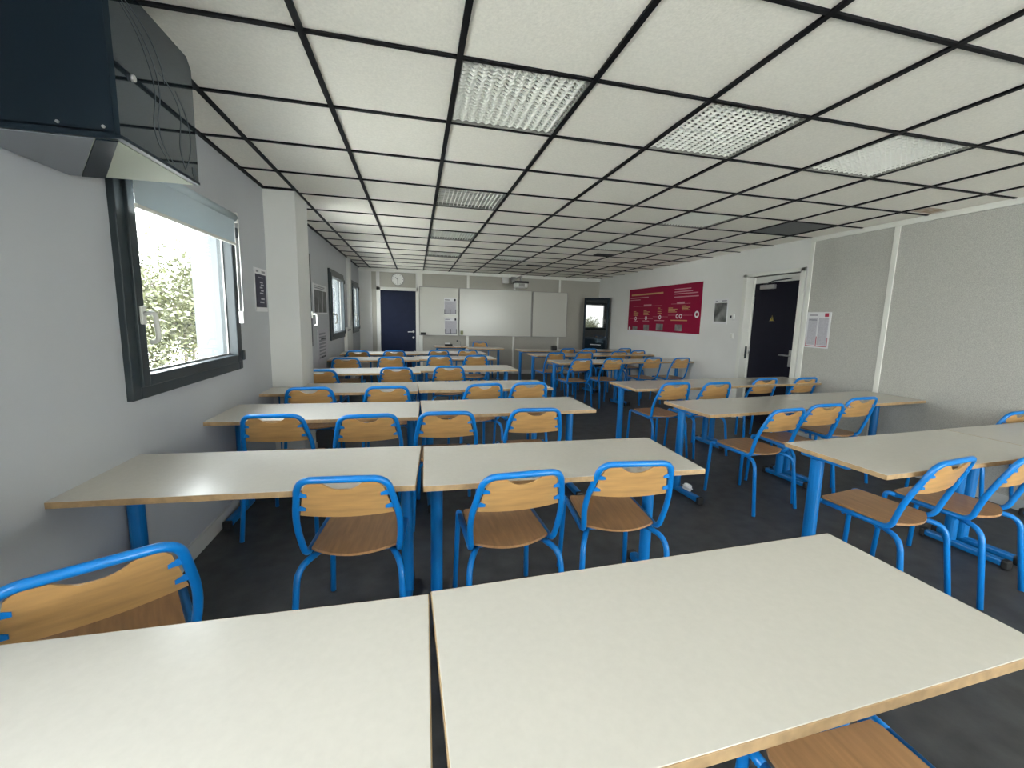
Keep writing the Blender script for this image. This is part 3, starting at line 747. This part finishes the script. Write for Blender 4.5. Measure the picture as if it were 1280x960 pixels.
# ------------------------------------------------------------------ outdoors
g = MB(); g.box(-60, XL - .35, -40, 70, -.9, -.8); g.box(XL - .35, 40, -40, YB - .35, -.9, -.8); struct(g.build('ground', 'bounce_ground'))
def tree(x, y, h, r, n, mm, label, zb=.1, kind='tree'):
    t = thing(kind, label, 'tree' if kind == 'tree' else 'shrub', (x, y, -.8), random.random() * 360, 'trees and shrubs outside the windows')
    h2 = h + .8
    m = MB(); m.tube([(0, 0, 0), (.05, .03, h2 * .5), (.0, .08, h2 * .9)], .05, 8)
    tips = []
    for k in range(14):
        a = random.random() * 6.28; z = h2 * (.25 + .6 * random.random()); L = r * (.5 + .6 * random.random())
        e = Vector((math.cos(a) * L, math.sin(a) * L, z + L * .35)); m.tube([(0.02, .03, z), e * .6 + Vector((0, 0, z * .4)), e], .016, 6); tips.append(e)
    m.build('trunk', 'bark', t)
    m = MB()
    for k in range(n):
        e = random.choice(tips)
        c = e + Vector((random.gauss(0, r * .28), random.gauss(0, r * .28), random.gauss(0, h2 * .13)))
        if c.z < .1: c.z = .1 + random.random() * .5
        d = Vector((random.gauss(0, 1), random.gauss(0, 1), random.gauss(0, .7))).normalized(); u = d.orthogonal().normalized(); s = .035 + .045 * random.random()
        vs = [m.bm.verts.new(c + d * s), m.bm.verts.new(c + u * s * .45), m.bm.verts.new(c - d * s), m.bm.verts.new(c - u * s * .45)]
        m.bm.faces.new(vs)
    m.build('foliage', mm, t)
tl = [(-5.6, 8.6, 2.2, 1.0, 'leaf', 'yellow green shrub outside, seen low at the handle side of the first window'),
      (-6.3, 10.4, 2.3, 1.2, 'leaf', 'yellow green shrub outside, behind the middle of the first window pane'),
      (-6.2, 12.4, 2.1, 1.2, 'leaf2', 'darker green shrub outside, behind the far part of the first window pane'),
      (-7.2, 15.0, 2.2, 1.3, 'leaf', 'yellow green shrub outside, farthest one behind the first window reveal'),
      (-8.6, 9.8, 2.6, 1.4, 'leaf2', 'taller green shrub outside standing behind the yellow green ones'),
      (-9.5, 14.2, 2.9, 1.5, 'leaf2', 'tall distant green shrub outside beyond the first window'),
      (-6.4, 4.2, 1.1, 1.0, 'leaf', 'low yellow green shrub outside opposite the pillar, mirrored in the corner cabinet')]
for (x, y, h, r, mm, lb) in tl: tree(x, y, h, r, 7500, mm, lb, kind='shrub')
def pine(x, y, label):
    t = thing('pine_tree', label, 'tree', (x, y, -.8), 0, None)
    m = MB(); m.tube([(0, 0, 0), (.1, 0, 4), (.0, .1, 8)], .12, 8); tips = []
    for k in range(26):
        a = random.random() * 6.28; z = 4.2 + 3.4 * random.random(); L = 1.2 + 1.6 * random.random()
        e = Vector((math.cos(a) * L, math.sin(a) * L, z - .35 * L)); s = Vector((.05, 0, z)); m.tube([s, s * .5 + e * .5 + Vector((0, 0, .15)), e], .018, 5)
        for q in range(4): tips.append(s.lerp(e, .4 + .2 * q))
    m.build('trunk', 'bark', t); m = MB()
    for c in tips:
        for q in range(30):
            d = Vector((random.gauss(0, 1), random.gauss(0, 1), random.gauss(-.2, .6))).normalized(); p = c + Vector((random.gauss(0, .12), random.gauss(0, .12), random.gauss(0, .06))); u = d.orthogonal() * .006
            m.bm.faces.new([m.bm.verts.new(p - u), m.bm.verts.new(p + u), m.bm.verts.new(p + d * .16)])
    m.build('foliage', 'leaf2', t)
pine(-7.6, 11.4, 'sparse pine with thin branches against the white sky, above the shrubs outside')

# ------------------------------------------------------------------ light
w = bpy.data.worlds.new('World'); SC.world = w; w.use_nodes = True
nt = w.node_tree; bg = nt.nodes['Background']
tc = nt.nodes.new('ShaderNodeTexCoord'); sp = nt.nodes.new('ShaderNodeSeparateXYZ'); cr = nt.nodes.new('ShaderNodeValToRGB')
nt.links.new(tc.outputs['Generated'], sp.inputs[0]); nt.links.new(sp.outputs['Z'], cr.inputs['Fac'])
cr.color_ramp.elements[0].color = (1.0, .985, .965, 1); cr.color_ramp.elements[1].color = (.84, .885, 1.0, 1)
nt.links.new(cr.outputs['Color'], bg.inputs['Color']); bg.inputs['Strength'].default_value = 6.5
def portal(loc, rot, sx, sy):
    l = bpy.data.lights.new('daylight_portal', 'AREA'); l.shape = 'RECTANGLE'; l.size = sx; l.size_y = sy; l.cycles.is_portal = True
    o = bpy.data.objects.new('daylight_portal', l); COL.objects.link(o); o.location = loc; o.rotation_euler = rot
for (y0, y1, z0, z1) in WINS: portal((XL - .34, (y0 + y1) / 2, (z0 + z1) / 2), (0, R(-90), 0), z1 - z0, y1 - y0)
for (x0, x1, z0, z1) in ADDED_BW: portal(((x0 + x1) / 2, YB - .25, (z0 + z1) / 2), (R(90), 0, 0), x1 - x0, z1 - z0)

bounce_sun = bpy.data.lights.new('bounce_sun', 'SUN'); bounce_sun.energy = 22; bounce_sun.angle = R(3); bounce_sun.color = (1, .975, .94)  # sun added to light the ground outside so it bounces indoors
so = bpy.data.objects.new('bounce_sun', bounce_sun); COL.objects.link(so)
so.rotation_euler = Vector((-.42, -.30, -.86)).to_track_quat('-Z', 'Y').to_euler()
# ------------------------------------------------------------------ camera
cam = bpy.data.cameras.new('Camera'); co = bpy.data.objects.new('Camera', cam); COL.objects.link(co)
RM = [(0.97157, -0.23541, 0.02511), (-0.00685, -0.13397, -0.99096), (0.23665, 0.96262, -0.13177)]
RX, RY, RZ = [Vector(v) for v in RM]
co.matrix_world = Matrix(((RX.x, -RY.x, -RZ.x, .4163), (RX.y, -RY.y, -RZ.y, -1.8801), (RX.z, -RY.z, -RZ.z, 1.4454), (0, 0, 0, 1)))
cam.sensor_width = 36; cam.lens = 520.365 / 1280 * 36
cam.shift_x = -6.91 / 1280; cam.shift_y = -14.01 / 1280
cam.clip_start = .02; cam.clip_end = 300
SC.camera = co
# ------------------------------------------------------------------ view
vs = SC.view_settings; vs.view_transform = 'Standard'; vs.look = 'None'; vs.gamma = 1; vs.use_curve_mapping = False
vs.exposure = 1.46
cy = SC.cycles
cy.use_denoising = True
cy.max_bounces = 12; cy.diffuse_bounces = 9; cy.glossy_bounces = 5; cy.transparent_max_bounces = 16; cy.sample_clamp_indirect = 8
